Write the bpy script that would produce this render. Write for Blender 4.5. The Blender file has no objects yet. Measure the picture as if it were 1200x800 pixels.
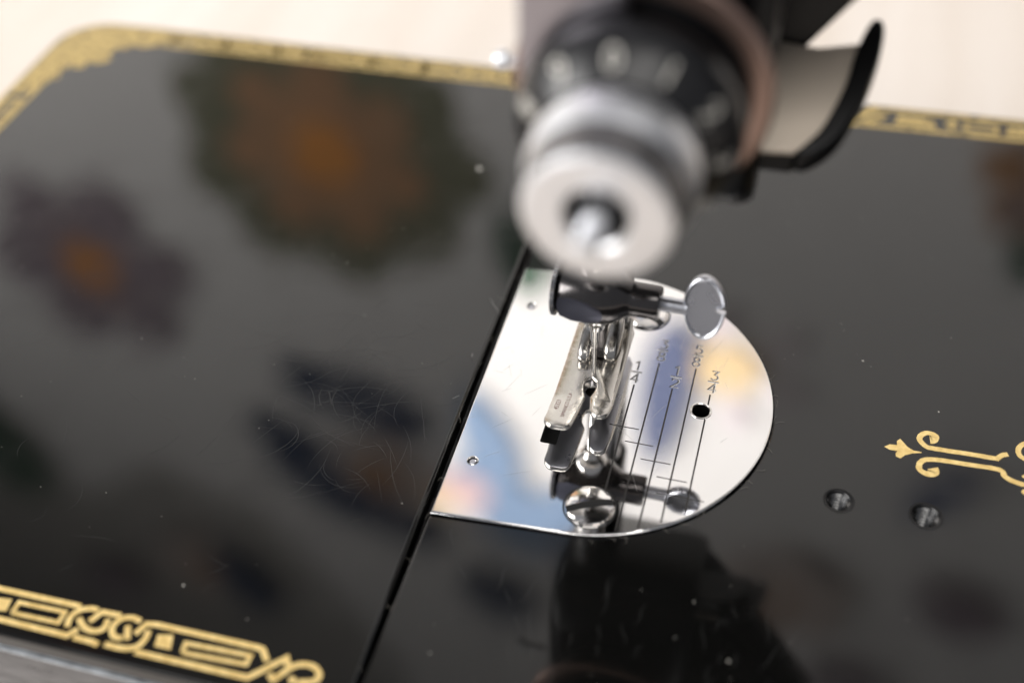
import bpy, bmesh, math, random
from mathutils import Vector, Matrix
from mathutils.geometry import delaunay_2d_cdt
random.seed(7)
S = 0.0254            # everything below is written in inches, built in metres
PI = math.pi
sc = bpy.context.scene
C = sc.collection
# ------------------------------------------------------------------ camera
cam = bpy.data.cameras.new('camera'); co = bpy.data.objects.new('camera', cam); C.objects.link(co)
r_ = Vector((0.9646981, 0.2622631, -0.0239924)); u_ = Vector((-0.1673575, 0.6808334, 0.7130620)); f_ = Vector((-0.2033447, 0.6838742, -0.7006904))
M = Matrix((r_, u_, -f_)).transposed().to_4x4(); M.translation = Vector((1.0831, -5.473, 5.9529)) * S
co.matrix_world = M
cam.sensor_width = 36; cam.lens = 36 * 1448.5 / 1200; cam.clip_start = 0.005; cam.clip_end = 50
cam.dof.use_dof = True; cam.dof.focus_distance = 7.9 * S; cam.dof.aperture_fstop = 6.2; cam.dof.aperture_blades = 0
sc.camera = co
# ------------------------------------------------------------------ world, lamps, exposure
w = bpy.data.worlds.new('World'); sc.world = w; w.use_nodes = True
w.node_tree.nodes['Background'].inputs[0].default_value = (0.80, 0.82, 0.88, 1)
w.node_tree.nodes['Background'].inputs[1].default_value = 0.30
sc.view_settings.view_transform = 'Standard'; sc.view_settings.look = 'None'; sc.view_settings.exposure = 0; sc.view_settings.gamma = 1
def area(name, loc, target, size, power, col, spread=180):
    l = bpy.data.lights.new(name, 'AREA'); l.shape = 'RECTANGLE'; l.size, l.size_y = size; l.energy = power; l.color = col; l.spread = math.radians(spread)
    o = bpy.data.objects.new(name, l); C.objects.link(o); o.location = loc
    o.rotation_euler = (Vector(target) - Vector(loc)).to_track_quat('-Z', 'Y').to_euler(); return o
area('window_light', (-1.3, -0.8, 0.85), (-.1, 0.4, 0.12), (1.2, 0.8), 17, (1.0, 0.98, 0.96), 120)
area('quilt_fill_light', (-1.7, -0.25, 0.55), (-0.05, 0.78, 0.42), (0.8, 0.6), 5.6, (1.0, 0.985, 0.96), 75)  # added fill lamp, brightens the lower quilt and the table's left
area('ceiling_light', (0.3, -0.9, 2.1), (0, 0.1, 0.0), (1.4, 0.9), 16, (1.0, 0.965, 0.92))
# ------------------------------------------------------------------ materials
def mat(name, base, rough=0.5, metal=0.0, spec=0.5, coat=0.0):
    m = bpy.data.materials.new(name); m.use_nodes = True
    b = m.node_tree.nodes['Principled BSDF']
    b.inputs['Base Color'].default_value = (*base, 1); b.inputs['Roughness'].default_value = rough
    b.inputs['Metallic'].default_value = metal; b.inputs['Specular IOR Level'].default_value = spec
    b.inputs['Coat Weight'].default_value = coat; b.inputs['Coat Roughness'].default_value = 0.03
    return m
def N(m, t, **kw):
    n = m.node_tree.nodes.new(t)
    for k, v in kw.items(): setattr(n, k, v)
    return n
def L(m, a, b): m.node_tree.links.new(a, b)
def bsdf(m): return m.node_tree.nodes['Principled BSDF']
def add_noise(m, scale, rough=None, bump=None, col=None, stretch=(1, 1, 1), detail=4.0):
    """object-space noise (scale per metre) driving roughness range, bump and a two-colour mix"""
    tc = N(m, 'ShaderNodeTexCoord'); mp = N(m, 'ShaderNodeMapping'); mp.inputs['Scale'].default_value = stretch
    L(m, tc.outputs['Object'], mp.inputs['Vector'])
    nz = N(m, 'ShaderNodeTexNoise'); nz.inputs['Scale'].default_value = scale; nz.inputs['Detail'].default_value = detail
    L(m, mp.outputs[0], nz.inputs['Vector'])
    if rough:
        mr = N(m, 'ShaderNodeMapRange'); mr.inputs['From Min'].default_value = 0.35; mr.inputs['From Max'].default_value = 0.7
        mr.inputs['To Min'].default_value, mr.inputs['To Max'].default_value = rough
        L(m, nz.outputs['Fac'], mr.inputs['Value']); L(m, mr.outputs[0], bsdf(m).inputs['Roughness'])
    if bump:
        bp = N(m, 'ShaderNodeBump'); bp.inputs['Strength'].default_value = bump[0]; bp.inputs['Distance'].default_value = bump[1]
        L(m, nz.outputs['Fac'], bp.inputs['Height']); L(m, bp.outputs[0], bsdf(m).inputs['Normal'])
    if col:
        cr = N(m, 'ShaderNodeValToRGB'); cr.color_ramp.elements[0].position = 0.35; cr.color_ramp.elements[1].position = 0.65
        cr.color_ramp.elements[0].color = (*col[0], 1); cr.color_ramp.elements[1].color = (*col[1], 1)
        L(m, nz.outputs['Fac'], cr.inputs[0]); L(m, cr.outputs[0], bsdf(m).inputs['Base Color'])
    return m
lacquer = add_noise(mat('black_lacquer', (0.0035, 0.0035, 0.0033), 0.05, spec=0.58), 110, rough=(0.035, 0.10), bump=(0.09, 0.00006), detail=8)
lacquer_head = mat('black_lacquer_head', (0.004, 0.004, 0.0045), 0.3, spec=0.3)
edge_grey = add_noise(mat('worn_metal_edge', (0.45, 0.47, 0.5), 0.4, 0.8), 700, rough=(0.3, 0.5), col=((0.40, 0.43, 0.46), (0.60, 0.64, 0.68)))
skirt = add_noise(mat('base_side_paint', (0.12, 0.12, 0.13), 0.4), 320, rough=(0.25, 0.6), col=((0.05, 0.05, 0.055), (0.17, 0.165, 0.165)), stretch=(0.5, 1, 1.2), bump=(0.3, 0.0004))
chrome = add_noise(mat('polished_nickel', (0.81, 0.80, 0.795), 0.03, 1.0), 400, rough=(0.02, 0.055), detail=6)
chrome2 = add_noise(mat('bright_nickel_part', (0.74, 0.72, 0.69), 0.14, 1.0), 900, rough=(0.12, 0.22))
satin = add_noise(mat('satin_steel', (0.50, 0.51, 0.55), 0.3, 1.0), 250, rough=(0.27, 0.33))
nut_m = add_noise(mat('satin_nickel_nut', (0.90, 0.91, 0.94), 0.42, 1.0), 900, rough=(0.38, 0.5))
blued = add_noise(mat('blued_steel', (0.085, 0.080, 0.080), 0.2, 0.9), 1500, rough=(0.13, 0.24), bump=(0.06, 0.00003))
knurl_m = mat('knurled_dark_steel', (0.28, 0.28, 0.29), 0.25, 1.0)
facet_m = mat('ground_blue_grey_facet', (0.075, 0.077, 0.10), 0.35, 0.9)
groove = mat('groove_bottom', (0.055, 0.052, 0.05), 0.5, 0.4)
edge_glint = mat('engraving_glint', (0.86, 0.86, 0.86), 0.45, 0.4)  # pale strips painting the metal's highlight beside engraved strokes
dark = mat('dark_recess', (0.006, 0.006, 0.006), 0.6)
gold = add_noise(mat('gold_decal', (0.78, 0.6, 0.3), 0.42, 0.2), 900, rough=(0.3, 0.5), col=((0.70, 0.49, 0.17), (0.90, 0.68, 0.29)), detail=8)
def wear(m, scale, lo, hi):
    b = bsdf(m); tc = N(m, 'ShaderNodeTexCoord'); nz = N(m, 'ShaderNodeTexNoise'); nz.inputs['Scale'].default_value = scale; nz.inputs['Detail'].default_value = 10; nz.inputs['Roughness'].default_value = .7
    L(m, tc.outputs['Object'], nz.inputs['Vector']); mr = N(m, 'ShaderNodeMapRange'); mr.inputs['From Min'].default_value = lo; mr.inputs['From Max'].default_value = hi
    L(m, nz.outputs['Fac'], mr.inputs['Value']); L(m, mr.outputs[0], b.inputs['Alpha'])
wear(gold, 420, .30, .37)
gold_worn = add_noise(mat('worn_gold_decal', (0.5, 0.36, 0.13), 0.45, 0.3), 1200, col=((0.33, 0.24, 0.08), (0.62, 0.46, 0.18)), detail=8)
wear(gold_worn, 420, .36, .46)
white_paint = mat('white_numeral_paint', (0.50, 0.48, 0.44), 0.5)
foot_m = add_noise(mat('worn_nickel_foot', (0.52, 0.50, 0.47), 0.2, 1.0), 1100, rough=(0.16, 0.28))
screw_m = add_noise(mat('screw_nickel', (0.82, 0.80, 0.78), 0.12, 1.0), 900, rough=(0.09, 0.16))
print_m = mat('etched_letters', (0.16, 0.07, 0.06), 0.6)
scratch_m = mat('scratch_haze', (0.035, 0.036, 0.035), 0.35)
dust_m = mat('dust', (0.40, 0.385, 0.35), 0.9)
thread_m = add_noise(mat('threaded_steel', (0.14, 0.14, 0.14), 0.18, 1.0), 1500, rough=(0.15, 0.35))
plate_pink = mat('face_plate_nickel', (0.40, 0.38, 0.42), 0.28, 1.0)
lampfront_m = mat('lamp_front_plate', (0.66, 0.57, 0.47), 0.40, 0.4)
pink_rim = mat('chrome_rim_pink_reflection', (0.36, 0.25, 0.21), 0.35, 0.9)  # chrome disc; its pinkish reflection is put into the base colour
table_m = add_noise(mat('pale_table', (0.80, 0.74, 0.68), 0.55), 14, col=((0.70, 0.62, 0.545), (0.77, 0.705, 0.645)), stretch=(3.5, 0.35, 1), detail=6)
wall_m = mat('wall_paint', (0.66, 0.64, 0.62), 0.8)
# ------------------------------------------------------------------ helpers
def V(x, y, z=0.0): return Vector((x, y, z)) * S
def link(name, me, m=None, parent=None, smooth=False, kind=None, label=None):
    if m is not None:
        me.materials.clear(); me.materials.append(m)
    if smooth: me.polygons.foreach_set('use_smooth', [True] * len(me.polygons))
    o = bpy.data.objects.new(name, me); C.objects.link(o)
    if parent: o.parent = parent
    if kind: o['kind'] = kind
    if label: o['label'] = label
    return o
def bmobj(name, bm, m, parent=None, smooth=False, **kw):
    me = bpy.data.meshes.new(name); bmesh.ops.recalc_face_normals(bm, faces=bm.faces); bm.to_mesh(me); bm.free()
    o = link(name, me, m, parent, False, **kw)
    if smooth:
        me.polygons.foreach_set('use_smooth', [True] * len(me.polygons))
        me.set_sharp_from_angle(angle=math.radians(smooth if smooth is not True else 40))
        for p in me.polygons:                                     # flat sheets keep their true normal
            if max(abs(p.normal.x), abs(p.normal.y), abs(p.normal.z)) > 0.9995: p.use_smooth = False
    return o
def shape(polys, z0, z1, bevel=0.0, res=2):
    """filled 2D outlines (outer rings, holes, islands; even-odd) extruded z0..z1 -> mesh in metres"""
    cu = bpy.data.curves.new('t', 'CURVE'); cu.dimensions = '2D'; cu.fill_mode = 'BOTH'
    for p in polys:
        sp = cu.splines.new('POLY'); sp.points.add(len(p) - 1)
        for i, q in enumerate(p): sp.points[i].co = (q[0] * S, q[1] * S, 0, 1)
        sp.use_cyclic_u = True
    h = (z1 - z0) / 2
    cu.extrude = max(0.0, (h - bevel)) * S; cu.bevel_depth = bevel * S; cu.bevel_resolution = res; cu.offset = -bevel * S
    o = bpy.data.objects.new('t', cu); C.objects.link(o)
    dg = bpy.context.evaluated_depsgraph_get()
    me = bpy.data.meshes.new_from_object(o.evaluated_get(dg))
    bpy.data.objects.remove(o); bpy.data.curves.remove(cu)
    me.transform(Matrix.Translation((0, 0, (z0 + z1) / 2 * S)))
    return me
def solid(name, polys, z0, z1, m, parent=None, bevel=0.0, tf=None, **kw):
    me = shape(polys, z0, z1, bevel)
    if tf: me.transform(tf)
    bm = bmesh.new(); bm.from_mesh(me); bpy.data.meshes.remove(me)
    bmesh.ops.remove_doubles(bm, verts=bm.verts, dist=1e-7)
    return bmobj(name, bm, m, parent, smooth=35, **kw)
def inside(polys, x, y):
    c = False
    for p in polys:
        j = len(p) - 1
        for i in range(len(p)):
            if (p[i][1] > y) != (p[j][1] > y) and x < (p[j][0] - p[i][0]) * (y - p[i][1]) / (p[j][1] - p[i][1]) + p[i][0]: c = not c
            j = i
    return c
def cut_sheet(name, polys, z0, z1, m, parent=None, **kw):
    """flat sheet with many clean cut-outs: constrained Delaunay top, straight walls"""
    pts = []; ed = []
    for p in polys:
        k = len(pts); pts += [Vector(q[:2]) for q in p]; ed += [(k + i, k + (i + 1) % len(p)) for i in range(len(p))]
    vo, eo, fo = delaunay_2d_cdt(pts, ed, [], 0, 1e-7)[:3]
    bm = bmesh.new(); vs = [bm.verts.new(V(v.x, v.y, z1)) for v in vo]
    for f in fo:
        c = sum((vo[i] for i in f), Vector((0, 0))) / len(f)
        if inside(polys, c.x, c.y): bm.faces.new([vs[i] for i in f])
    bm.edges.ensure_lookup_table()
    rim = [e for e in bm.edges if len(e.link_faces) == 1]
    g = bmesh.ops.extrude_edge_only(bm, edges=rim)['geom']
    for v in g:
        if isinstance(v, bmesh.types.BMVert): v.co.z = z0 * S
    for v in [v for v in bm.verts if not v.link_faces]: bm.verts.remove(v)
    me = bpy.data.meshes.new(name); bm.to_mesh(me); bm.free()
    if sum(1 for p in me.polygons if p.normal.z < -.5): me.flip_normals()
    return link(name, me, m, parent, False, **kw)
def circle(cx, cy, r, n=32, a0=0.0): return [(cx + r * math.cos(a0 + 2 * PI * i / n), cy + r * math.sin(a0 + 2 * PI * i / n)) for i in range(n)]
def arc(cx, cy, r, a, b, n): return [(cx + r * math.cos(math.radians(a + (b - a) * i / n)), cy + r * math.sin(math.radians(a + (b - a) * i / n))) for i in range(n + 1)]
def rect(x0, y0, x1, y1): return [(x0, y0), (x1, y0), (x1, y1), (x0, y1)]
def rrect(x0, y0, x1, y1, r, n=6):
    return arc(x1 - r, y0 + r, r, -90, 0, n) + arc(x1 - r, y1 - r, r, 0, 90, n) + arc(x0 + r, y1 - r, r, 90, 180, n) + arc(x0 + r, y0 + r, r, 180, 270, n)
def lathe(name, prof, m, parent=None, n=64, tf=None, closed=False, **kw):
    """profile [(radius, height)] turned about local z; tf in inches"""
    bm = bmesh.new(); rings = []
    for (r, h) in prof:
        if r < 1e-6: rings.append([bm.verts.new((0, 0, h))])
        else: rings.append([bm.verts.new((r * math.cos(2 * PI * i / n), r * math.sin(2 * PI * i / n), h)) for i in range(n)])
    for a, b in zip(rings, rings[1:]):
        for i in range(n):
            j = (i + 1) % n
            if len(a) == 1 and len(b) == 1: continue
            if len(a) == 1: bm.faces.new((a[0], b[i], b[j]))
            elif len(b) == 1: bm.faces.new((a[i], a[j], b[0]))
            else: bm.faces.new((a[i], a[j], b[j], b[i]))
    if tf is not None: bmesh.ops.transform(bm, matrix=tf, verts=bm.verts)
    bmesh.ops.scale(bm, vec=(S, S, S), verts=bm.verts)
    return bmobj(name, bm, m, parent, smooth=kw.pop('ang', 38), **kw)
def spline(pts, n=6, closed=False):
    P = [Vector((p[0], p[1], p[2] if len(p) > 2 else 0)) for p in pts]; out = []
    m = len(P); rng = range(m if closed else m - 1)
    for i in rng:
        if closed: a, b, c, d = P[(i - 1) % m], P[i], P[(i + 1) % m], P[(i + 2) % m]
        else: a, b, c, d = P[max(i - 1, 0)], P[i], P[i + 1], P[min(i + 2, m - 1)]
        for k in range(n):
            t = k / n
            out.append(0.5 * ((2 * b) + (c - a) * t + (2 * a - 5 * b + 4 * c - d) * t * t + (3 * b - a - 3 * c + d) * t ** 3))
    if not closed: out.append(P[-1])
    return out
def tube(bm, pts, rad, n=8):
    P = [Vector(p) for p in pts]; prev = None; up = Vector((0, 0, 1))
    for i, p in enumerate(P):
        d = (P[min(i + 1, len(P) - 1)] - P[max(i - 1, 0)]).normalized()
        a = d.cross(up if abs(d.dot(up)) < .95 else Vector((1, 0, 0))).normalized(); b = d.cross(a)
        r = rad[i] if isinstance(rad, (list, tuple)) else rad
        ring = [bm.verts.new((p + a * r * math.cos(2 * PI * k / n) + b * r * math.sin(2 * PI * k / n)) * S) for k in range(n)]
        if prev:
            for k in range(n): bm.faces.new((prev[k], prev[(k + 1) % n], ring[(k + 1) % n], ring[k]))
        else: bm.faces.new(ring)
        prev = ring
    bm.faces.new(prev)
def ribbon(bm, pts, width, z, taper=None, jag=0.0):
    """flat strip along pts (inches) at height z, mitred"""
    P = [Vector((p[0], p[1])) for p in pts]; prev = None
    for i, p in enumerate(P):
        a = (P[i] - P[i - 1]).normalized() if i else (P[1] - P[0]).normalized()
        b = (P[i + 1] - P[i]).normalized() if i < len(P) - 1 else a
        t = (a + b); t = t.normalized() if t.length > 1e-6 else a
        nrm = Vector((-t.y, t.x)); k = 1 / max(0.45, abs(nrm.dot(Vector((-a.y, a.x)))))
        wd = width / 2 * k * (taper[i] if taper else 1)
        l = p + nrm * (wd + random.uniform(-jag, jag)); r = p - nrm * (wd + random.uniform(-jag, jag))
        v = (bm.verts.new((l.x * S, l.y * S, z * S)), bm.verts.new((r.x * S, r.y * S, z * S)))
        if prev: bm.faces.new((prev[0], prev[1], v[1], v[0]))
        prev = v
def fillpoly(bm, pts, z):
    vs = [bm.verts.new((x * S, y * S, z * S)) for x, y in pts]; bm.faces.new(vs)
def dense(pts, step):
    out = []
    for a, b in zip(pts, pts[1:]):
        n = max(1, int(math.hypot(b[0] - a[0], b[1] - a[1]) / step))
        out += [(a[0] + (b[0] - a[0]) * k / n, a[1] + (b[1] - a[1]) * k / n) for k in range(n)]
    return out + [pts[-1]]
def text_mesh(s, size, tf, extrude=0.0):
    cu = bpy.data.curves.new('t', 'FONT'); cu.body = s; cu.size = size * S; cu.align_x = 'CENTER'; cu.align_y = 'CENTER'; cu.extrude = extrude * S; cu.resolution_u = 3
    o = bpy.data.objects.new('t', cu); C.objects.link(o); dg = bpy.context.evaluated_depsgraph_get()
    me = bpy.data.meshes.new_from_object(o.evaluated_get(dg)); bpy.data.objects.remove(o); bpy.data.curves.remove(cu)
    me.transform(tf); return me
def thing(name, label, cat, loc=(0, 0, 0)):
    o = bpy.data.objects.new(name, None); C.objects.link(o); o.location = V(*loc); o['label'] = label; o['category'] = cat
    o.empty_display_size = 0.01; return o
# ------------------------------------------------------------------ the setting: table and wall
TZ = -1.72
tt = thing('table', 'pale cream wooden table top under the sewing machine', 'table')
solid('table_top', [rrect(-46, -14, 44, 29, 1)], TZ - 1.1, TZ, table_m, tt, bevel=0.08)
for x in (-43, 41):
    for y in (-11, 26): solid('leg', [rrect(x - 1.2, y - 1.2, x + 1.2, y + 1.2, .2)], TZ - 28, TZ - 1.1, table_m, tt)
bm = bmesh.new(); bmesh.ops.create_grid(bm, x_segments=1, y_segments=1, size=4)
for v in bm.verts: v.co.z = (TZ - 28) * S
fl = bmobj('floor', bm, add_noise(mat('floor_boards', (0.3, 0.22, 0.15), 0.5), 6, col=((0.25, 0.18, 0.12), (0.34, 0.25, 0.17)), stretch=(6, .4, 1))); fl['kind'] = 'structure'
bm = bmesh.new()
vs = [bm.verts.new(V(x, 31, z)) for x, z in ((-150, TZ - 28), (150, TZ - 28), (150, 85), (-150, 85))]; bm.faces.new(vs)
wl = bmobj('wall', bm, wall_m); wl['kind'] = 'structure'
# ------------------------------------------------------------------ floral quilt hanging on the wall (seen in the reflections)
qu = thing('quilt', 'white floral applique quilt hanging behind the machine, mirrored in its black lacquer', 'quilt', (0, 30.6, 0))
def cloth(name, c1, c2=None):
    m = mat(name, c1, 0.9); add_noise(m, 60, col=(c1, c2 or tuple(min(1, v * 1.25) for v in c1)), bump=(0.3, 0.002)); return m
q_white = cloth('quilt_white', (0.84, 0.82, 0.80), (0.89, 0.875, 0.86))
cl = dict(olive=cloth('quilt_olive', (0.17, 0.17, 0.11)), orange=cloth('quilt_orange', (0.66, 0.27, 0.06)), brown=cloth('quilt_rust', (0.40, 0.225, 0.12)),
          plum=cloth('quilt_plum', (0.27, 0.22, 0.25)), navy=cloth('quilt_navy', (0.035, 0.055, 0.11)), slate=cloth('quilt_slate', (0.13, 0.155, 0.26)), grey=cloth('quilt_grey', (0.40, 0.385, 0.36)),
          peach=cloth('quilt_peach', (0.84, 0.62, 0.36)), pink=cloth('quilt_pink', (0.72, 0.52, 0.52)), green=cloth('quilt_green', (0.06, 0.11, 0.075)),
          pinkish=cloth('quilt_pale_pink', (0.78, 0.68, 0.72)), blue=cloth('quilt_blue', (0.24, 0.34, 0.50)), sage=cloth('quilt_sage', (0.55, 0.47, 0.43)), sky=cloth('quilt_pale_blue', (0.55, 0.56, 0.66)))
TQ = Matrix(((1, 0, 0, 0), (0, 0, -1, 0), (0, 1, 0, 0), (0, 0, 0, 1)))       # xy drawing -> upright facing the room
solid('quilt_sheet', [rrect(-78, -0.5, 46, 84, 1)], 0, 0.25, q_white, qu, bevel=0.1, tf=TQ)
lay = [0.26]
def patch(name, pts, colour):
    z = lay[0]; lay[0] += 0.012
    solid(name, [[(p[0], p[1]) for p in pts]], z - 0.01, z + 0.03, cl[colour], qu, bevel=0.008, tf=TQ)
def scallop(cx, cz, r, n, amp, seed, sx=1, sz=1):
    rnd = random.Random(seed); ph = rnd.random() * 6
    return [(cx + sx * math.cos(a) * r * (1 + amp * abs(math.sin(n * a / 2 + ph)) - amp * .5 + .04 * math.sin(3 * a + ph)),
             cz + sz * math.sin(a) * r * (1 + amp * abs(math.sin(n * a / 2 + ph)) - amp * .5)) for a in [2 * PI * i / 90 for i in range(90)]]
def petal(cx, cz, ang, r0, r1, wd, colour):
    ca, sa = math.cos(ang), math.sin(ang); pts = []
    for k in range(24):
        t = 2 * PI * k / 24; a = (r0 + r1) / 2 + (r1 - r0) / 2 * math.cos(t); b = wd * math.sin(t) * (1 + .25 * math.cos(t))
        pts.append((cx + a * ca - b * sa, cz + a * sa + b * ca))
    patch('petal', pts, colour)
def flower(cx, cz, r, n, colour, centre, rc, ring=None, seed=1):
    if ring: patch('leaf_ring', scallop(cx, cz, r * 1.42, 9, .16, seed), ring)
    for k in range(n): petal(cx, cz, 2 * PI * k / n + seed, r * .2, r, r * 1.9 / n, colour)
    patch('flower_centre', circle(cx, cz, rc, 24), centre)
def leaf(x0, z0, x1, z1, wd, colour):
    d = math.hypot(x1 - x0, z1 - z0); petal(x0, z0, math.atan2(z1 - z0, x1 - x0), 0, d, wd, colour)
patch('dimming_patch', [(-24, 47), (-30, 44.5), (-34, 48), (-45, 50), (-70, 52), (-70, 82), (-18, 82), (-17, 60), (-21, 52)], 'grey')  # added grey patch, darkens the quilt's reflection in the lower-left bed
flower(-16.9, 22.2, 4.3, 7, 'brown', 'orange', 1.45, ring='olive', seed=3)
flower(-29.3, 30.4, 5.2, 6, 'plum', 'orange', 1.35, seed=2)
flower(-16.4, 41.2, 2.9, 5, 'sage', 'brown', 1.5, seed=5)
for a in ((-21.0, 34.8, -13.6, 37.3, 1.6), (-23.0, 38.4, -19.0, 43.0, 1.6), (-20.5, 42.4, -13.4, 46.2, 1.5), (-20.6, 34.2, -18.6, 37.0, 1.0)): leaf(*a, 'navy')
leaf(-22.5, 41.2, -17, 45.6, 1.2, 'navy')
for a in ((-12.8, 42.0, -9.2, 39.8, 2.3), (-11.7, 42.6, -7.2, 44.2, 1.5), (-11.8, 34.0, -10.0, 40.0, 1.2), (-9.4, 41.5, -5.0, 41.0, 1.5)): leaf(*a, 'blue')
patch('petal', circle(-12.2, 41.2, 1.4, 20), 'pink'); patch('flower_centre', circle(-13.4, 42.3, .9, 20), 'peach')
patch('flower_centre', circle(-0.5, 29.9, 1.35, 24), 'peach')
for k in range(6): petal(-.5, 29.9, k * 1.05 + .3, 1.9, 3.3, .45, 'pinkish')
leaf(-3.2, 36.5, -2.65, 27.7, 1.0, 'slate')
flower(7.4, 18.3, .95, 5, 'brown', 'brown', .5, seed=6); flower(8.2, 20.0, 1.1, 5, 'brown', 'plum', .5, seed=7); leaf(8.4, 20.8, 9.4, 23.0, .6, 'green')
leaf(-41, 41, -37.5, 49, 2.4, 'green'); flower(-28.2, 52.5, 3.0, 6, 'sage', 'brown', 1.0, seed=8); leaf(-27, 50, -24.5, 56, 1.6, 'navy')
leaf(-37.5, 58, -33, 55.0, 1.8, 'plum'); flower(-40, 66, 4, 6, 'plum', 'orange', 1.1, seed=9); leaf(-12.5, 47.5, -9, 50.5, 1.6, 'navy'); leaf(-7, 43, -4.5, 47, 1.4, 'plum')
flower(3.4, 44.0, 3.4, 6, 'sage', 'brown', 1.0, seed=10); leaf(7.5, 36.2, 9.8, 33.0, .8, 'slate'); leaf(9.0, 41, 13, 43.5, 1.5, 'plum'); leaf(5.5, 49, 9.5, 51.5, 1.6, 'plum')
leaf(-9.6, 23, -8.3, 27, .9, 'green'); flower(-46, 40, 4.2, 6, 'brown', 'orange', 1.3, ring='green', seed=11); flower(22, 30, 4, 6, 'peach', 'orange', 1.3, ring='olive', seed=12); flower(26, 52, 4, 6, 'plum', 'orange', 1.3, seed=13)
# ------------------------------------------------------------------ the sewing machine
sm = thing('sewing_machine', 'vintage black sewing machine with gold borders and polished needle plate', 'sewing machine', (0, 0, 0))
# --- extension leaf (left) -----------------------------------------------------------
def part(name, polys, z0, z1, m, bevel=0.0, parent=None, **kw): return solid(name, polys, z0, z1, m, parent or sm, bevel, **kw)
r = .42
leaf_out = [(-0.766, -2.605), (-0.788, -1.2), (-0.798, 0.0), (-0.815, 3.70)] + [(-5.00, 3.60)] + arc(-5.36, 3.13, .45, 90, 178, 10) + [(-5.80, 1.0), (-5.76, -2.605)]
lf = part('extension_leaf', [leaf_out], -0.138, 0.0, lacquer, bevel=0.022)
part('edge_trim', [[(-0.765, -2.622), (-0.765, -2.50), (-5.74, -2.50), (-5.74, -2.622)]], -0.158, -0.140, edge_grey, bevel=0.004)
def side_box(name, x0, y0, x1, y1, z0, z1, m, b=.02): return part(name, [rect(x0, y0, x1, y1)], z0, z1, m, bevel=b)
side_box('leaf_side', -5.70, -2.585, -0.80, 3.50, -0.75, -0.165, skirt)
# --- bed ------------------------------------------------------------------------------
hole_r = 0.068
bedpoly = [(-0.748, -2.70), (7.6, -2.70), (7.6, 4.1), (-0.757, 3.70), (-0.740, 1.085)] + [(0.0, 1.172)] + arc(0, 0, 1.172, 86, -86, 60) + [(0.0, -1.172), (-0.738, -1.222)]
H1, H2 = (1.629, -0.512), (2.137, -0.503)
bed = part('bed', [bedpoly, circle(*H1, hole_r + .008, 40), circle(*H2, hole_r + .016, 40)], -0.20, 0.0, lacquer, bevel=0.012)
part('bed_base', [rect(-0.72, -2.66, 7.55, 3.66)], -1.70, -0.24, lacquer_head, bevel=.02)
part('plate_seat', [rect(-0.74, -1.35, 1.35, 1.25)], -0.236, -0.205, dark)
for h, rr in ((H1, hole_r), (H2, hole_r + .008)):
    prof = [(rr + .05, 0.0008), (rr + .012, 0.0008), (rr, -0.012)]
    for k in range(7): prof += [(rr, -0.016 - k * .028), (rr - .018, -0.030 - k * .028)]
    prof += [(rr, -.215), (0.0, -.215)]
    hb = lathe('threaded_hole', prof[2:], thread_m, sm, 48, tf=Matrix.Translation((*h, 0)), ang=25)
    lathe('hole_rim', [(rr + .026, .0005), (rr + .013, .0015), (rr + .006, -.003), (rr, -.012)], lacquer_head, hb, 48, tf=Matrix.Translation((*h, 0)))
# --- needle plate ---------------------------------------------------------------------
PT = 0.022; G = 0.005                                  # plate top and groove depth
def plate_outline(o=0.0): return [(-0.722 + o, -1.203 + o), (0.0, -1.158 + o)] + arc(0, 0, 1.157 - o, -87, 87, 72) + [(0.0, 1.158 - o), (-0.730 + o, 1.062 - o)]
feedL = rrect(-0.232, -0.515, -0.125, 0.46, .012, 2); feedR = rrect(0.070, -0.165, 0.142, 0.50, .012, 2)
through = [feedL, feedR, circle(0.0, -0.01, 0.05, 24), circle(0.712, -0.009, 0.058, 32), circle(-0.598, 0.694, 0.030, 20), circle(-0.599, -0.765, 0.032, 20)]
grooves = []; gw = 0.0055
for x, y1, ty, tx0, tx1 in ((.25, .118, -.2615, .166, .356), (.375, .350, -.3775, .289, .470), (.5, .142, -.4965, .413, .600), (.623, .360, -.6135, .534, .721), (.749, .147, -.7375, .555, .846)):
    yb = -math.sqrt(1.157 ** 2 - x * x) + .018
    if abs(x - .25) < .01: yb = -.80
    if x > .7:                                          # this line stops above and below the round hole
        grooves.append([(x - gw, .056), (x + gw, .05), (x + gw, y1), (x - gw, y1)]); ytop = -.062
    else: ytop = y1
    hw = 0.0042
    grooves.append([(x - gw, yb), (x + gw, yb), (x + gw, ty - hw), (tx1, ty - hw), (tx1, ty + hw), (x + gw, ty + hw), (x + gw, ytop), (x - gw, ytop), (x - gw, ty + hw), (tx0, ty + hw), (tx0, ty - hw), (x - gw, ty - hw)])
# engraved fractions: glyph outlines cut into the plate as holes, counters as islands
def stroke_digit(ch):
    D = {'1': [[(-.25, .3), (0.02, .5), (0.02, -.5)]],
         '2': [[(-.28, .28), (-.2, .44), (0, .5), (.22, .43), (.28, .25), (.2, .05), (-.28, -.46), (.3, -.46)]],
         '3': [[(-.26, .48), (.24, .48), (-.02, .12), (.2, .02), (.28, -.2), (.18, -.42), (-.04, -.5), (-.28, -.36)]],
         '4': [[(.14, -.5), (.14, .5), (-.3, -.2), (.32, -.2)]],
         '5': [[(.24, .48), (-.2, .48), (-.24, .1), (.02, .16), (.24, .04), (.28, -.2), (.16, -.42), (-.06, -.5), (-.28, -.38)]],
         '8': [[(0, .02), (.2, .14), (.23, .32), (.1, .48), (-.1, .48), (-.23, .32), (-.2, .14), (0, .02), (.24, -.12), (.29, -.32), (.14, -.5), (-.14, -.5), (-.29, -.32), (-.24, -.12), (0, .02)]]}
    return D[ch]
plate_polys = [plate_outline(0)] + through + grooves
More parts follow.
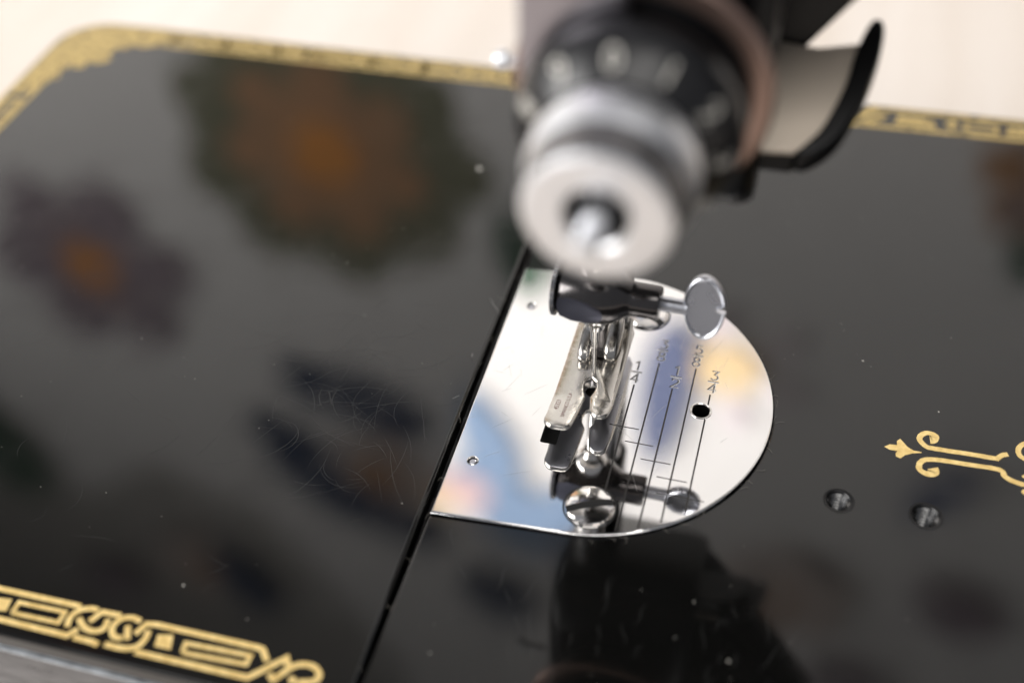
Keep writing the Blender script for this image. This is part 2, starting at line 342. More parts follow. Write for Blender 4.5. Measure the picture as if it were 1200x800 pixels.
npl = cut_sheet('needle_plate', plate_polys, PT - G, PT, chrome, sm)
under_polys = [plate_outline(-.011)] + through
part('plate_body', under_polys, PT - G - .075, PT - G - .0004, chrome, parent=npl, bevel=0.007)
# dark bottoms of the cut lines
gb = bmesh.new()
for g in grooves:
    fillpoly(gb, g, PT - G + .0005)
bmobj('engraved_lines', gb, groove, npl, kind='stuff')
def digit_strokes(bm_d, bm_l, ch, cx, cy, w_, h_):
    for st in stroke_digit(ch):
        pts = [(cx + p[0] * w_, cy + p[1] * h_) for p in st]
        ribbon(bm_d, dense(pts, .01), .0095, PT + .0006)
        ribbon(bm_l, dense([(p[0] + .0066, p[1] - .002) for p in pts], .01), .0034, PT + .0009)  # painted highlight, offset from the dark stroke
for a, b, x, y in (('1', '4', .243, .235), ('3', '8', .377, .478), ('1', '2', .506, .252), ('5', '8', .616, .482), ('3', '4', .752, .266)):
    bd = bmesh.new(); bl = bmesh.new()
    digit_strokes(bd, bl, a, x, y + .058, .080, .082); digit_strokes(bd, bl, b, x, y - .058, .082, .082)
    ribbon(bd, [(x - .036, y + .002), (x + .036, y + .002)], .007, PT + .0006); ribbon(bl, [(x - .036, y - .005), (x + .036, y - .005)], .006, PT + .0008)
    o = bmobj('fraction_number', bd, groove, npl, kind='stuff'); bmobj('number_glint', bl, edge_glint, o, kind='stuff')
# hole bushes
lathe('hole_rim', [(.074, .0012), (.070, .0065), (.062, .008), (.057, .004), (.056, -.06)], chrome2, npl, 40, tf=Matrix.Translation((0.712, -0.009, PT - .003)))
for p in ((-0.598, 0.694), (-0.599, -0.765)):
    lathe('locating_pin', [(0.0, -.008), (.018, -.008), (.023, -.012), (.024, -.05)], satin, npl, 24, tf=Matrix.Translation((*p, PT)))
    lathe('pin_rim', [(.038, .0005), (.034, .0028), (.030, -.002), (.029, -.02)], chrome2, npl, 28, tf=Matrix.Translation((*p, PT)))
def screw(x, y, r, ang, parent):
    """domed screw head with a cut slot"""
    n = 48; bm = bmesh.new(); grid = 44; sw = .026
    # head from a top disc split by the slot, displaced to a dome
    ca, sa = math.cos(ang), math.sin(ang)
    def dome(px, py):
        d2 = (px * px + py * py) / (r * r); return .012 + .018 * (1 - min(1, d2)) - (.010 if d2 > .86 else 0)
    for side in (-1, 1):
        rows = []
        for i in range(15):
            v0 = sw + (r * .999 - sw) * i / 14
            wv = math.sqrt(max(0, r * r - v0 * v0)); row = []
            for j in range(25):
                u = -wv + 2 * wv * j / 24
                row.append(bm.verts.new((x + u * ca - side * v0 * sa, y + u * sa + side * v0 * ca, PT + dome(u, v0))))
            rows.append(row)
        for a, b in zip(rows, rows[1:]):
            for j in range(24):
                try: bm.faces.new((a[j], a[j + 1], b[j + 1], b[j]))
                except ValueError: pass
        bot = [bm.verts.new((v.co.x, v.co.y, PT - .012)) for v in rows[0]]
        for j in range(24): bm.faces.new((rows[0][j], rows[0][j + 1], bot[j + 1], bot[j]))
        rim = [bm.verts.new((x + (r * math.cos(t)) * ca - side * r * math.sin(t) * sa, y + r * math.cos(t) * sa + side * r * math.sin(t) * ca, PT + .002)) for t in [math.asin(sw / r) + (PI - 2 * math.asin(sw / r)) * k / 40 for k in range(41)]]
        low = [bm.verts.new((v.co.x, v.co.y, PT - .01)) for v in rim]
        top = [bm.verts.new((x + (v.co.x - x) * .985, y + (v.co.y - y) * .985, PT + .0125)) for v in rim]
        for k in range(40):
            bm.faces.new((rim[k], rim[k + 1], low[k + 1], low[k])); bm.faces.new((top[k], top[k + 1], rim[k + 1], rim[k]))
    bmesh.ops.scale(bm, vec=(S, S, S), verts=bm.verts)
    o = bmobj('plate_screw', bm, screw_m, parent, smooth=30)
    q = bmesh.new(); vs = [q.verts.new(V(x + u * ca - v * sa, y + u * sa + v * ca, PT + .003)) for u, v in ((-r * .97, -sw), (r * .97, -sw), (r * .97, sw), (-r * .97, sw))]; q.faces.new(vs)
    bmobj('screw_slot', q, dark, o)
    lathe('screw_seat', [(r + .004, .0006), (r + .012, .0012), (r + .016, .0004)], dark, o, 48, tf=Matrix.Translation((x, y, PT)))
screw(0.190, -0.942, 0.150, math.radians(24), npl)
screw(0.205, 0.800, 0.150, math.radians(-35), npl)
# --- presser foot ----------------------------------------------------------------------
Z = 0.150; TH = 0.042
pf = bpy.data.objects.new('presser_foot', None); C.objects.link(pf); pf.parent = sm; pf.empty_display_size = .01
def foot_z(y): return 0.0 if y > -0.22 else (-y - 0.22) * 0.16
def bend(o):
    for v in o.data.vertices:
        y = v.co.y / S; v.co.z += foot_z(y) * S
outl = [(-.205, .44), (-.205, -.44)] + arc(-.140, -.485, .068, 185, 270, 6) + arc(-.085, -.495, .055, 280, 355, 5) + [(-.020, -.42), (-.004, -.22)] + \
       [(-.030, -.17), (-.040, -.12), (-.030, -.07), (.0, -.045), (.032, -.07), (.042, -.12), (.035, -.17), (.022, -.21)] + [(.040, -.30)] + arc(.108, -.325, .060, 195, 345, 8) + [(.178, -.25), (.182, .44)] + [(.15, .50), (-.17, .50)]
o = solid('sole', [outl], Z, Z + TH, foot_m, pf, bevel=0.014)
bm = bmesh.new(); bm.from_mesh(o.data)
for yc in (-.22, -.30, -.38): bmesh.ops.bisect_plane(bm, geom=bm.verts[:] + bm.edges[:] + bm.faces[:], plane_co=(0, yc * S, 0), plane_no=(0, 1, 0))
bm.to_mesh(o.data); bm.free(); bend(o); o.data.set_sharp_from_angle(angle=math.radians(28))
# raised side rail along the right edge
bm = bmesh.new(); tube(bm, [(.170, -.26, Z + TH * .8), (.174, 0, Z + TH * 1.1), (.170, .25, Z + TH * 1.6), (.15, .46, Z + .12)], [.010, .014, .016, .02], 10); bmobj('side_rail', bm, foot_m, pf, smooth=True)
# lettering stamped on the wide toe
RT = Matrix.Translation(V(-.155, -.345, Z + TH + .0008 + foot_z(-.345))) @ Matrix.Rotation(-math.atan(.16), 4, 'X') @ Matrix.Rotation(math.radians(90), 4, 'Z')
link('stamped_letters', text_mesh('45321', .042, RT), print_m, o)
RT = Matrix.Translation(V(-.100, -.330, Z + TH + .0008 + foot_z(-.330))) @ Matrix.Rotation(-math.atan(.16), 4, 'X') @ Matrix.Rotation(math.radians(90), 4, 'Z')
link('stamped_letters', text_mesh('SIMANCO.U.S.A.', .036, RT), print_m, o)
# satin underside
o.data.materials.append(satin)
for p in o.data.polygons:
    if p.normal.z < -.9: p.material_index = 1
# forked yoke over the sole
def ellipsoid(name, c, r3, m, parent, rot=0.0):
    bm = bmesh.new(); bmesh.ops.create_uvsphere(bm, u_segments=32, v_segments=20, radius=1.0)
    for v in bm.verts:                                     # a rounded block: a superellipsoid
        for k in range(3): v.co[k] = math.copysign(abs(v.co[k]) ** .62, v.co[k]) * r3[k]
    bmesh.ops.rotate(bm, verts=bm.verts, matrix=Matrix.Rotation(rot, 3, 'X'))
    for v in bm.verts: v.co = (v.co + Vector(c)) * S
    return bmobj(name, bm, m, parent, smooth=60)
ellipsoid('yoke', (-.085, .20, Z + .10), (.052, .15, .085), foot_m, pf, math.radians(24))
ellipsoid('yoke', (.083, .24, Z + .13), (.055, .17, .095), foot_m, pf, math.radians(24))
solid('hinge_block', [rrect(-.06, .13, .06, .44, .02)], Z + TH, Z + .13, blued, pf, bevel=.015)
solid('shank', [rrect(-.065, .36, .150, .56, .06)], Z + .08, 1.0, foot_m, pf, bevel=.03)
lathe('presser_bar', [(0, 0), (.115, 0), (.125, .01), (.125, 1.3)], chrome2, sm, 40, tf=Matrix.Translation((.01, .42, .62)))
# --- needle, needle bar and clamp --------------------------------------------------------
lathe('needle', [(0, -.14), (.006, -.10), (.014, 0.02), (.0165, .10), (.0165, .46), (.030, .50), (.030, .9)], chrome2, sm, 20)
lathe('needle_bar', [(.05, .655), (.075, .66), (.105, .70), (.112, .72), (.112, 2.2)], chrome2, sm, 48)
clampZ = .865
nc = bpy.data.objects.new('needle_clamp', None); C.objects.link(nc); nc.parent = sm; nc.empty_display_size = .01
RX = Matrix.Rotation(PI / 2, 4, 'Y')                    # lathe axis -> +x
AX = Matrix.Translation((0, -.03, clampZ + .05)) @ RX
body = lathe('clamp_body', [(0, -.215), (.14, -.215), (.172, -.19), (.190, -.12), (.195, -.02), (.190, .06), (.165, .14), (.12, .20), (.100, .235), (0, .235)], blued, nc, 72, tf=AX, ang=50)
# ground facets: slice the body with planes
def slice_facet(o, p, nrm, m):
    bm = bmesh.new(); bm.from_mesh(o.data)
    g = bm.verts[:] + bm.edges[:] + bm.faces[:]
    res = bmesh.ops.bisect_plane(bm, geom=g, plane_co=V(*p), plane_no=Vector(nrm), clear_outer=True)
    ed = [e for e in res['geom_cut'] if isinstance(e, bmesh.types.BMEdge)]
    f = bmesh.ops.edgenet_fill(bm, edges=ed)['faces']
    if m is not None:
        if m.name not in [x.name for x in o.data.materials]: o.data.materials.append(m)
        idx = [x.name for x in o.data.materials].index(m.name)
        for q in f: q.material_index = idx; q.smooth = False
    bm.to_mesh(o.data); bm.free(); o.data.set_sharp_from_angle(angle=math.radians(25))
slice_facet(body, (-.08, -.192, clampZ + .01), (-.10, -.90, -.10), facet_m)
slice_facet(body, (.02, -.06, clampZ - .095), (.10, -.25, -.95), None)
bush = lathe('clamp_bush', [(0, .60), (.05, .60), (.062, .612), (.066, .66), (.085, .71), (.085, .75), (0, .75)], chrome2, nc, 40)
# knurled disc on the left
bm = bmesh.new(); n = 72; rings = []
for xx, rr in ((-.250, .160), (-.245, .172), (-.222, .174), (-.215, .150)):
    rings.append([bm.verts.new(V(xx, -.03 + (rr + (.006 if (k % 2) and rr > .17 else 0)) * math.cos(2 * PI * k / n), clampZ + .055 + (rr + (.006 if (k % 2) and rr > .17 else 0)) * math.sin(2 * PI * k / n))) for k in range(n)])
for a, b in zip(rings, rings[1:]):
    for k in range(n): bm.faces.new((a[k], a[(k + 1) % n], b[(k + 1) % n], b[k]))
bm.faces.new(rings[0]); bm.faces.new(rings[-1]); bmobj('knurled_disc', bm, knurl_m, nc)
lathe('clamp_collar', [(0, .19), (.088, .19), (.104, .200), (.106, .215), (.106, .385), (.098, .400), (.06, .402), (0, .402)], blued, nc, 56, tf=AX)
th = lathe('thumb_screw', [(.044, .39), (.046, .40), (.046, .54), (.050, .56)], satin, nc, 36, tf=AX)
# flat oval thumb piece, raised rim, slot in its right end
def ell(a, b, n=64): return [(a * math.cos(2 * PI * i / n), b * math.sin(2 * PI * i / n)) for i in range(n)]
bm = bmesh.new(); n = 96; prof = [(1.0, 0.0), (1.0, .016), (.975, .026), (.93, .030), (.88, .026), (.84, .017), (.4, .016), (.0, .016)]
prof = [(k, -z) for k, z in reversed(prof[1:])] + prof
rings = []
for k, z in prof:
    if k < 1e-6: rings.append([bm.verts.new((0, 0, z))]); continue
    ring = []
    for i in range(n):
        t = 2 * PI * i / n; rr = 1.0
        dt = abs((t + PI) % (2 * PI) - PI)
        dd = (dt < .10) and k > .5                      # the slot, cut in from the outer end
        x = .126 * k * math.cos(t); y = .204 * k * math.sin(t) * (1 - .06 * math.cos(t))
        if dd: x = .070
        ring.append(bm.verts.new((x, y, z)))
    rings.append(ring)
for a, b in zip(rings, rings[1:]):
    for i in range(n):
        j = (i + 1) % n
        if len(a) == 1: bm.faces.new((a[0], b[i], b[j]))
        elif len(b) == 1: bm.faces.new((a[i], a[j], b[0]))
        else:
            bm.faces.new((a[i], a[j], b[j], b[i]))
TF = Matrix.Translation((.662, -.03, clampZ + .075)) @ Matrix.Rotation(math.radians(-5), 4, 'Y') @ Matrix.Rotation(math.radians(72), 4, 'X')
bmesh.ops.transform(bm, matrix=TF, verts=bm.verts); bmesh.ops.scale(bm, vec=(S, S, S), verts=bm.verts)
bmobj('thumb_grip', bm, satin, th, smooth=40)
# --- head ---------------------------------------------------------------------------------
HZ = 1.50
bm = bmesh.new()
xs0, xs1 = -.22, .86
sec = [(-.40, 2.28), (-.34, 2.03), (-.20, 1.86), (0, 1.84), (.30, 2.02), (.75, 2.25), (.9, 2.5), (1.0, 4.6), (.85, 4.75), (-.25, 4.75), (-.40, 4.6)]
rows = []
for x, k in ((xs0, .90), (xs0 + .03, .96), (xs0 + .10, 1.0), (.3, 1.0), (xs1 - .10, 1.0), (xs1 - .03, .97), (xs1, .92)):
    rows.append([bm.verts.new(V(x, .3 + (y - .3) * k, 3.1 + (z - 3.1) * (1 - (1 - k) * .4))) for y, z in sec])
for a, b in zip(rows, rows[1:]):
    for j in range(len(sec)): bm.faces.new((a[j], a[(j + 1) % len(sec)], b[(j + 1) % len(sec)], b[j]))
bm.faces.new(rows[0]); bm.faces.new(rows[-1])
bmobj('head', bm, lacquer_head, sm, smooth=50)
part('presser_bar_bracket', [rrect(-.15, .28, .17, .60, .10)], 1.12, 2.3, lacquer_head, bevel=.05)
RXZ_ = Matrix(((1, 0, 0, 0), (0, 0, -1, 0), (0, 1, 0, 0), (0, 0, 0, 1)))
# arm: tapered bar running right and down into the column outside the frame
bm = bmesh.new(); rows = []
for x, zb, zt, yf, yb in ((.80, 3.05, 4.70, -.2, .60), (1.12, 3.10, 4.72, -.2, .60), (1.6, 3.75, 4.75, -.2, .60), (2.6, 4.1, 4.95, -.42, .62), (4.6, 3.9, 5.1, -.5, .8), (5.2, 3.1, 5.0, -.6, 1.25), (5.45, 2.4, 5.0, -.7, 1.35), (5.55, .6, 5.0, -.8, 1.5), (5.5, 0.004, 4.98, -.9, 1.6), (7.2, 0.004, 4.9, -.9, 1.6), (7.35, .2, 4.6, -.7, 1.4)):
    b_ = .18
    rows.append([bm.verts.new(V(x, y, z)) for y, z in ((yf, zb + b_), (yf + b_, zb), (yb - b_, zb), (yb, zb + b_), (yb, zt - b_), (yb - b_, zt), (yf + b_, zt), (yf, zt - b_))])
for a, b in zip(rows, rows[1:]):
    for j in range(8): bm.faces.new((a[j], a[(j + 1) % 8], b[(j + 1) % 8], b[j]))
bm.faces.new(rows[0]); bm.faces.new(rows[-1]); bmobj('arm', bm, lacquer_head, sm, smooth=40)
solid('arm_web', [[(.80, 2.2), (1.0, 2.45), (1.28, 2.85), (1.9, 3.85), (.8, 3.85)]], -.66, -.46, lacquer_head, sm, bevel=.02, tf=RXZ_)
# chrome face plate wrapping the left of the head, with its thumb screw
RXZ = Matrix(((1, 0, 0, 0), (0, 0, -1, 0), (0, 1, 0, 0), (0, 0, 0, 1)))
solid('face_plate', [rrect(-.22, 2.84, .26, 4.3, .12)], .80, .86, plate_pink, sm, bevel=.025, tf=RXZ)
lathe('face_plate_screw', [(0, 0), (.045, 0), (.05, .02), (.05, .05), (.03, .06), (.03, .22)], nut_m, sm, 32, tf=Matrix.Translation((-.47, -.35, 2.66)) @ RX)
# lamp beside the head: black shell, pale sloping top plate, black blade-like rim
def sloped(name, pts, z_off, thick, m, parent, bevel):
    me = shape([[(x, y) for x, y in pts]], -thick, 0, bevel)
    for v in me.vertices: v.co.z += (2.15 + z_off + .6 * (v.co.y / S + .1)) * S
    bm = bmesh.new(); bm.from_mesh(me); bpy.data.meshes.remove(me)
    return bmobj(name, bm, m, parent, smooth=35)
lamp = sloped('lamp_housing', [(.70, -.06), (1.02, -.05), (1.16, .05), (1.25, .20), (1.27, .38), (1.25, .45), (.70, .44)], -.03, .17, lacquer_head, sm, .03)
sloped('lamp_top_plate', [(.72, -.097), (.874, -.095), (1.024, -.084), (1.147, .006), (1.222, .139), (1.27, .312), (1.28, .48), (1.231, .468), (1.061, .432), (.70, .449)], 0, .022, lampfront_m, lamp, .006)
sloped('lamp_rim', [(p.x, p.y) for p in spline([(1.04, -.10), (1.08, -.05), (1.13, .01), (1.175, .102), (1.227, .261), (1.253, .433), (1.304, .571), (1.365, .569), (1.377, .447), (1.345, .275), (1.302, .146), (1.239, .014), (1.16, -.07), (1.08, -.115)], 4, True)], .03, .12, lacquer_head, lamp, .015)
# --- tension assembly: discs, numbered dial, thumb nut, axis toward the operator ------------
NX, NZ, NY = 0.312, 2.800, -1.641
TFN = Matrix.Translation((NX, NY, NZ)) @ Matrix.Rotation(-PI / 2, 4, 'X')   # local z -> +y (away from camera)
te = bpy.data.objects.new('tension_assembly', None); C.objects.link(te); te.parent = sm; te.empty_display_size = .01
lathe('thumb_nut', [(.128, .30), (.128, .06), (.14, .015), (.16, .0), (.294, .0), (.318, .012), (.328, .035), (.330, .16), (.345, .20), (.370, .24), (.375, .34), (.36, .42), (.05, .42)], nut_m, te, 96, tf=TFN)
nut_side = add_noise(mat('knurled_nut_side_shade', (0.24, 0.235, 0.24), 0.3, 1.0), 2200, rough=(0.25, 0.45), bump=(0.5, 0.0002), stretch=(1, .1, 1))  # darker copy of the nut metal, dark reflection put into the side's colour
nt = [o for o in te.children if o.name.startswith('thumb_nut')][0]; nt.data.materials.append(nut_side)
for p in nt.data.polygons:
    if p.normal.y > -.55 and p.center.y / S > NY + .02 and p.center.y / S < NY + .21: p.material_index = 1
lathe('tension_stud', [(0, -.23), (.045, -.225), (.058, -.20), (.058, .4)], nut_m, te, 40, tf=TFN)
lathe('stud_hole_lining', [(.127, .02), (.127, .30), (.06, .30)], dark, te, 40, tf=TFN)
dial = lathe('tension_dial', [(.30, .43), (.37, .44), (.46, .54), (.505, .62), (.515, .68), (.50, .74), (.2, .76)], mat('black_dial', (0.008, 0.008, 0.009), 0.3), te, 96, tf=TFN)
for k in range(10):
    a = math.radians(90 - (k - 2.2) * 32)
    rr = .435; Lc = Matrix.Translation((NX + rr * math.cos(a), NY + .50, NZ + rr * math.sin(a)))
    T = Lc @ Matrix.Rotation(a - PI / 2, 4, 'Y').inverted() @ Matrix.Rotation(math.radians(48), 4, 'X')
    T = Matrix.Translation(T.translation * S) @ T.to_3x3().to_4x4()
    me = text_mesh(str((k + 8) % 10), .15, T, .004)
    link('numeral', me, white_paint, dial)
lathe('tension_disc', [(.2, .93), (.585, .94), (.605, .96), (.60, .99), (.2, 1.0)], pink_rim, te, 72, tf=TFN)
lathe('tension_disc', [(.2, .86), (.50, .87), (.51, .90), (.50, .92), (.2, .93)], lacquer_head, te, 72, tf=TFN)
lathe('tension_barrel', [(.40, .9), (.42, 1.08), (.42, 1.26)], lacquer_head, te, 56, tf=TFN)
# --- gold decals -----------------------------------------------------------------------------
GZ = 0.0012
key = [[[-3.37,-2.325],[-2.986,-2.334],[-2.467,-2.326]],[[-3.247,-2.51],[-2.873,-2.517],[-2.448,-2.518],[-2.407,-2.465]],[[-2.829,-2.462],[-2.827,-2.39],[-2.535,-2.382],[-2.538,-2.455],[-2.829,-2.462]],[[-2.476,-2.468],[-2.489,-2.399],[-2.455,-2.347],[-2.404,-2.324],[-2.358,-2.325]],[[-2.44,-2.397],[-2.382,-2.444],[-2.314,-2.455],[-2.268,-2.425],[-2.275,-2.364]],[[-2.37,-2.403],[-2.329,-2.329],[-2.215,-2.325]],[[-2.408,-2.517],[-2.288,-2.519],[-2.248,-2.527]],[[-2.087,-2.331],[-2.146,-2.321],[-2.204,-2.346],[-2.224,-2.408],[-2.189,-2.456],[-2.136,-2.457]],[[-2.145,-2.374],[-2.105,-2.458]],[[-2.215,-2.514],[-2.106,-2.514],[-2.033,-2.486],[-2.01,-2.429],[-2.016,-2.374]],[[-2.079,-2.414],[-2.047,-2.339],[-1.991,-2.328],[-1.383,-2.322],[-1.345,-2.326],[-1.293,-2.389]],[[-2.026,-2.517],[-1.356,-2.509],[-1.196,-2.345],[-1.169,-2.387]],[[-1.768,-2.456],[-1.777,-2.397],[-1.394,-2.38],[-1.397,-2.436],[-1.768,-2.456]],[[-1.25,-2.457],[-1.214,-2.487],[-1.149,-2.392],[-1.09,-2.357],[-1.024,-2.36],[-0.982,-2.399],[-1.001,-2.442],[-1.099,-2.468],[-1.127,-2.445]]]
curved = {3, 4, 7, 9, 13}
gb = bmesh.new()
for i, st in enumerate(key):
    if i == 13: pts = [(st[0][0], st[0][1]), (st[1][0], st[1][1])] + [(p.x, p.y) for p in spline(st[1:], 6)][1:]
    elif i in curved: pts = [(p.x, p.y) for p in spline(st, 6)]
    else: pts = [tuple(p) for p in st]
    ribbon(gb, pts, 0.027 if i in (2, 12) else .035, GZ + i * .00006)
for sq in ([[-1.953,-2.386],[-1.868,-2.365],[-1.84,-2.456],[-1.939,-2.458]], [[-3.003,-2.398],[-2.878,-2.381],[-2.866,-2.462],[-2.955,-2.474]]): fillpoly(gb, sq, GZ)
# the same border goes on to the left outside the frame
for k in range(1, 3):
    x = -2.83 - k * .85
    ribbon(gb, [(x - .1, -2.325), (x + .5, -2.325)], .038, GZ); ribbon(gb, [(x - .1, -2.515), (x + .5, -2.515)], .038, GZ); ribbon(gb, [(x, -2.46), (x, -2.385), (x + .33, -2.385), (x + .33, -2.46), (x, -2.46)], .031, GZ + .0003)
bmobj('gold_key_border', gb, gold, lf, kind='stuff', label='gold interlaced key pattern border along the front edge')
# back border of the leaf
gb = bmesh.new()
def edge_y(x): return 3.70 + (x + .815) * (.10 / 4.185)
Lx = [-0.90 - .1 * k for k in range(41)]
ribbon(gb, [(x, edge_y(x) - .055) for x in Lx], .045, GZ); ribbon(gb, [(x, edge_y(x) - .285) for x in Lx], .040, GZ)
fill = [(x, edge_y(x) - .17) for x in Lx]
x = -1.0; k = 0
rnd = random.Random(3)
while x > -4.9:
    y = edge_y(x)
    if k % 7 == 3: fillpoly(gb, [(x - .05, y - .23), (x + .05, y - .23), (x + .05, y - .10), (x - .05, y - .10)], GZ); x -= .13
    elif k % 2: ribbon(gb, [(x, y - .12), (x - .24, y - .12), (x - .24, y - .215), (x, y - .215), (x, y - .12)], .062, GZ); x -= .28
    else:
        ribbon(gb, [(x + .07 * math.cos(t), y - .168 + .055 * math.sin(t)) for t in [2 * PI * j / 14 for j in range(15)]], .05, GZ)
        ribbon(gb, [(x - .10 + .07 * math.cos(t), y - .168 + .055 * math.sin(t)) for t in [2 * PI * j / 14 for j in range(15)]], .05, GZ + .0004); x -= .22
    k += 1
# corner block with scalloped inner edge
cor = [(-4.85, 3.29), (-4.95, 3.235), (-5.05, 3.26), (-5.10, 3.17), (-5.17, 3.19), (-5.20, 3.06), (-5.13, 2.98), (-5.21, 2.90), (-5.33, 2.90), (-5.32, 2.80), (-5.42, 2.78), (-5.44, 2.86), (-5.49, 2.70), (-5.45, 2.60), (-5.51, 2.55), (-5.545, 2.40), (-5.62, 2.3), (-5.785, 2.3), (-5.775, 3.15), (-5.72, 3.34), (-5.60, 3.48), (-5.42, 3.545), (-5.0, 3.565), (-4.85, 3.57)]
fillpoly(gb, cor, GZ + .0006)
ribbon(gb, [(-5.765, 2.35), (-5.765, 1.0), (-5.73, -2.0)], .05, GZ); ribbon(gb, [(-5.545, 2.45), (-5.545, 1.0), (-5.51, -2.0)], .04, GZ)
for k in range(9):
    y = 2.2 - k * .45
    ribbon(gb, [(-5.71, y), (-5.60, y), (-5.60, y - .36), (-5.71, y - .36), (-5.71, y)], .05, GZ)
bmobj('gold_back_border', gb, gold_worn, lf, kind='stuff', label='worn gold border with a scalloped corner along the back edge')
# back border of the bed, starting right of the head
gb = bmesh.new()
def ey(x): return 3.70 + (x + .765) * (.4 / 8.365) + .02
def eb(x): return ey(x) - .02
ribbon(gb, [(1.55 + .1 * k, eb(1.55 + .1 * k) - .05) for k in range(55)], .06, GZ); ribbon(gb, [(1.27 + .1 * k, eb(1.27 + .1 * k) - .315) for k in range(58)], .05, GZ)
fillpoly(gb, [(1.27, 3.50), (1.36, 3.50), (1.62, 3.70), (1.62, 3.76), (1.50, 3.745)], GZ + .0003); fillpoly(gb, [(1.44, 3.53), (1.58, 3.53), (1.70, 3.66), (1.66, 3.70)], GZ + .0005)
x = 1.75; k = 0
while x < 6.8:
    y = eb(x)
    if k % 3 == 0: fillpoly(gb, [(x, y - .26), (x + .34, y - .25), (x + .30, y - .11), (x + .03, y - .12)], GZ); x += .40
    elif k % 3 == 1: fillpoly(gb, [(x, y - .18), (x + .06, y - .26), (x + .12, y - .18), (x + .06, y - .10)], GZ); x += .17
    else: ribbon(gb, [(x, y - .13), (x + .24, y - .13), (x + .24, y - .235), (x, y - .235), (x, y - .13)], .045, GZ); x += .31
    k += 1
bmobj('gold_back_border', gb, gold_worn, bed, kind='stuff', label='worn gold border with a pointed end along the back edge')
# scroll ornament right of the threaded holes
gb = bmesh.new()
fillpoly(gb, [[1.868,-0.013],[1.9,0.015],[1.945,0.02],[1.942,0.053],[1.961,0.079],[1.98,0.056],[2.009,0.02],[2.045,-0.001],[2.095,-0.002],[2.095,-0.009],[2.042,-0.026],[1.996,-0.053],[1.971,-0.086],[1.943,-0.077],[1.94,-0.051],[1.949,-0.03],[1.902,-0.03]], GZ)
def rib(st, wd, zz, n=6, taper=None):
    pts = [(p.x, p.y) for p in spline(st, n)]; m = len(pts)
    ribbon(gb, pts, wd, zz, [taper(i / (m - 1)) for i in range(m)] if taper else None, jag=.0012)
rib([[2.142,0.113],[2.161,0.118],[2.174,0.147],[2.152,0.167],[2.113,0.164],[2.083,0.131],[2.082,0.093],[2.116,0.055],[2.155,0.046],[2.325,0.051],[2.447,0.054],[2.557,0.055]], .040, GZ, taper=lambda t: .9 + .75 * max(0, 1 - 3.5 * t))
rib([[2.545,0.055],[2.577,0.092],[2.611,0.108]], .034, GZ + .0003)
rib([[2.165,-0.118],[2.176,-0.148],[2.150,-0.168],[2.116,-0.168],[2.086,-0.142],[2.087,-0.1],[2.112,-0.064],[2.158,-0.048],[2.219,-0.04],[2.387,-0.035],[2.557,-0.032],[2.59,-0.078],[2.635,-0.103],[2.701,-0.117],[2.797,-0.118],[2.95,-.10]], .036, GZ, taper=lambda t: 1.0 + .9 * max(0, 1 - 4.5 * t))
rib([[2.86,.20],[2.80,.24],[2.731,0.231],[2.696,0.208],[2.673,0.164],[2.68,0.118],[2.713,0.094],[2.774,0.086],[2.86,.10],[2.90,.15]], .034, GZ)
fillpoly(gb, [[2.688,-0.048],[2.726,-0.023],[2.747,-0.059],[2.725,-0.07],[2.695,-0.062]], GZ + .0003)
fillpoly(gb, [[2.682,-0.178],[2.697,-0.154],[2.73,-0.166],[2.729,-0.206],[2.7,-0.199]], GZ + .0003)
rib([[2.80,-.02],[2.95,.02],[3.1,-.02],[3.25,.04],[3.5,0]], .035, GZ + .0004)
bmobj('gold_scroll_ornament', gb, gold, bed, kind='stuff')
lb = bmesh.new(); rl = random.Random(5)
for _ in range(12):
    t = rl.uniform(-2.4, 1.6); x = -.775 + rl.gauss(0, .016); pts = [(x, t, rl.uniform(-.03, .004))]; a = rl.uniform(0, 6.28); z = pts[0][2]
    for k in range(6): a += rl.gauss(0, .6); x += math.cos(a) * .013; t += math.sin(a) * .016; z = min(.010, max(-.05, z + rl.gauss(.001, .005))); pts.append((x, t, z))
    tube(lb, pts, .0011, 4)
for _ in range(34):
    a = rl.uniform(-1.45, .9); rr = 1.172 + rl.uniform(-.006, .02); x = rr * math.cos(a); y = rr * math.sin(a); b = a + rl.gauss(1.57, .7); pts = []
    for k in range(6): pts.append((x, y, .003 + .0012 * k)); b += rl.gauss(0, .5); x += math.cos(b) * .012; y += math.sin(b) * .012
    tube(lb, pts, .0009, 4)
lo = bmobj('lint', lb, mat('lint_fibre', (0.16, 0.15, 0.13), 0.9), kind='stuff'); lo['label'] = 'fine grey lint fibres caught in the seam and round the needle plate'; lo['category'] = 'lint'
pb = bmesh.new(); rp = random.Random(21)
for _ in range(46):
    a = rp.uniform(0, 6.28); rr = rp.uniform(.45, 1.0); x = rr * math.cos(a) * .95; y = rr * math.sin(a); b = rp.gauss(1.2, .8); l = rp.uniform(.04, .22)
    if math.hypot(x - .19, y + .94) < .26 or (-.3 < x < .25 and y > -.6): continue
    ribbon(pb, [(x + math.cos(b) * l * k / 5, y + math.sin(b) * l * k / 5) for k in range(6)], .0016, PT + .0003, [.3, .8, 1, 1, .8, .3])
bmobj('scratches', pb, mat('plate_scratch', (0.5, 0.5, 0.5), 0.35, 1.0), npl, kind='stuff')
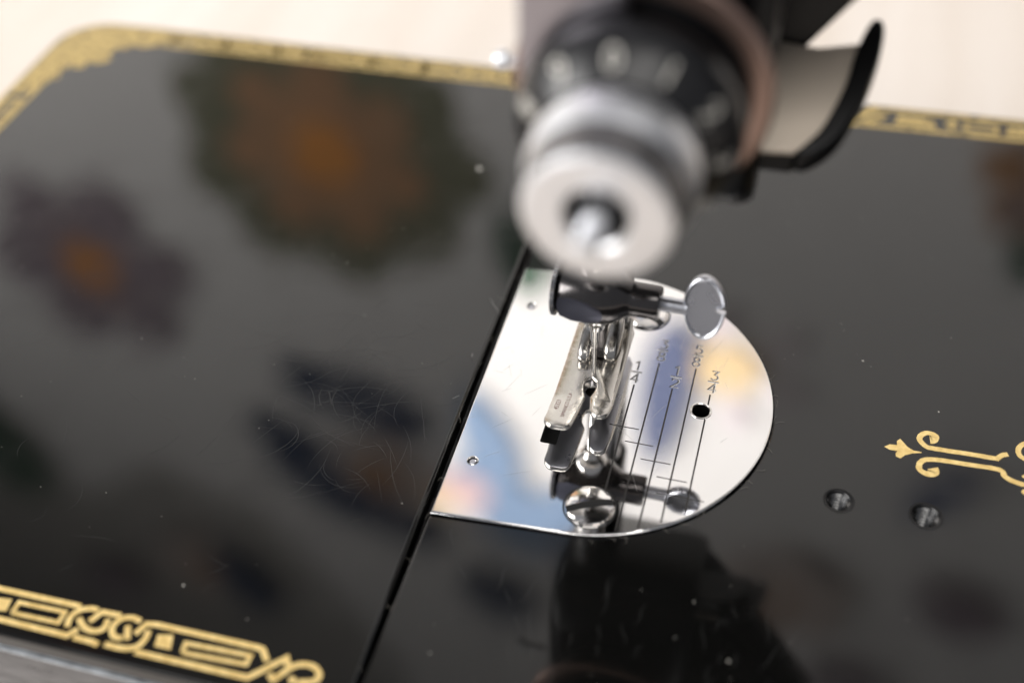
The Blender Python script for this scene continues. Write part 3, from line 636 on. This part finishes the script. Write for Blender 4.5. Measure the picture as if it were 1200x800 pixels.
# --- fine scratches and dust -------------------------------------------------------------------
sb = bmesh.new(); rnd = random.Random(11)
def scratch(cx, cy, sp, ln, n, wd=.0022):
    for _ in range(n):
        x = cx + rnd.gauss(0, sp); y = cy + rnd.gauss(0, sp); a = rnd.uniform(0, 2 * PI); cv = rnd.gauss(0, .35); pts = []
        m = 12; l = ln * rnd.uniform(.3, 1.2)
        for k in range(m): pts.append((x, y)); x += math.cos(a) * l / m; y += math.sin(a) * l / m; a += cv / m * 3 + rnd.gauss(0, .04)
        if max(p[0] for p in pts) > -.84 or min(p[0] for p in pts) < -5.5 or not -2.25 < pts[0][1] < 3: continue
        ribbon(sb, pts, wd * rnd.uniform(.5, 1.1), .0005, [max(.15, math.sin(PI * (k + .5) / m)) for k in range(m)])
scratch(-1.55, -.45, .33, .55, 60); scratch(-1.3, -.9, .3, .4, 34); scratch(-2.6, -.9, .8, .35, 22); scratch(-1.9, .5, .6, .3, 12)
ribbon(sb, [(-.790, -2.4), (-.802, -1.9), (-.814, -1.2), (-.822, 0), (-.828, 1.2), (-.836, 2.6)], .004, .0008)
bmobj('scratches', sb, scratch_m, lf, kind='stuff')
sb = bmesh.new()
for _ in range(46):
    x = rnd.uniform(-.6, 1.5); y = rnd.uniform(-2.3, -1.3); a = rnd.gauss(1.45, .35); l = rnd.uniform(.05, .28); pts = [(x + math.cos(a) * l * k / 8 + .01 * math.sin(k * .8), y + math.sin(a) * l * k / 8) for k in range(9)]
    if pts[-1][1] > -1.24 : continue
    ribbon(sb, pts, .0024, .0005, [max(.15, math.sin(PI * (k + .5) / 9)) for k in range(9)])
bmobj('scratches', sb, scratch_m, bed, kind='stuff')
db = bmesh.new()
def speck(x, y, r_, z=.001):
    n = 6; a0 = rnd.random() * 6
    vs = [db.verts.new(V(x + r_ * rnd.uniform(.6, 1.2) * math.cos(a0 + 2 * PI * k / n), y + r_ * rnd.uniform(.6, 1.2) * math.sin(a0 + 2 * PI * k / n), z)) for k in range(n)]
    t = db.verts.new(V(x, y, z + r_ * .8))
    for k in range(n): db.faces.new((vs[k], vs[(k + 1) % n], t))
speck(-1.414, 2.178, .028); speck(-1.96, -2.05, .010); speck(1.143, -1.763, .009); speck(.90, -1.438, .006); speck(.838, -1.693, .005); speck(-.442, -2.12, .006); speck(1.69, .72, .008); speck(2.19, .37, .007)
for _ in range(90): speck(rnd.uniform(-5.2, -.9), rnd.uniform(-2.2, 3), rnd.uniform(.0018, .0045))
for _ in range(60):
    x = rnd.uniform(-.7, 3); y = rnd.uniform(-2.4, 3.2)
    if math.hypot(x, y) < 1.25 or (x < 0 and abs(y) < 1.3): continue
    speck(x, y, rnd.uniform(.0018, .0045))
do = bmobj('dust', db, dust_m, kind='stuff'); do['label'] = 'tiny pale dust specks scattered over the black lacquer'; do['category'] = 'dust'
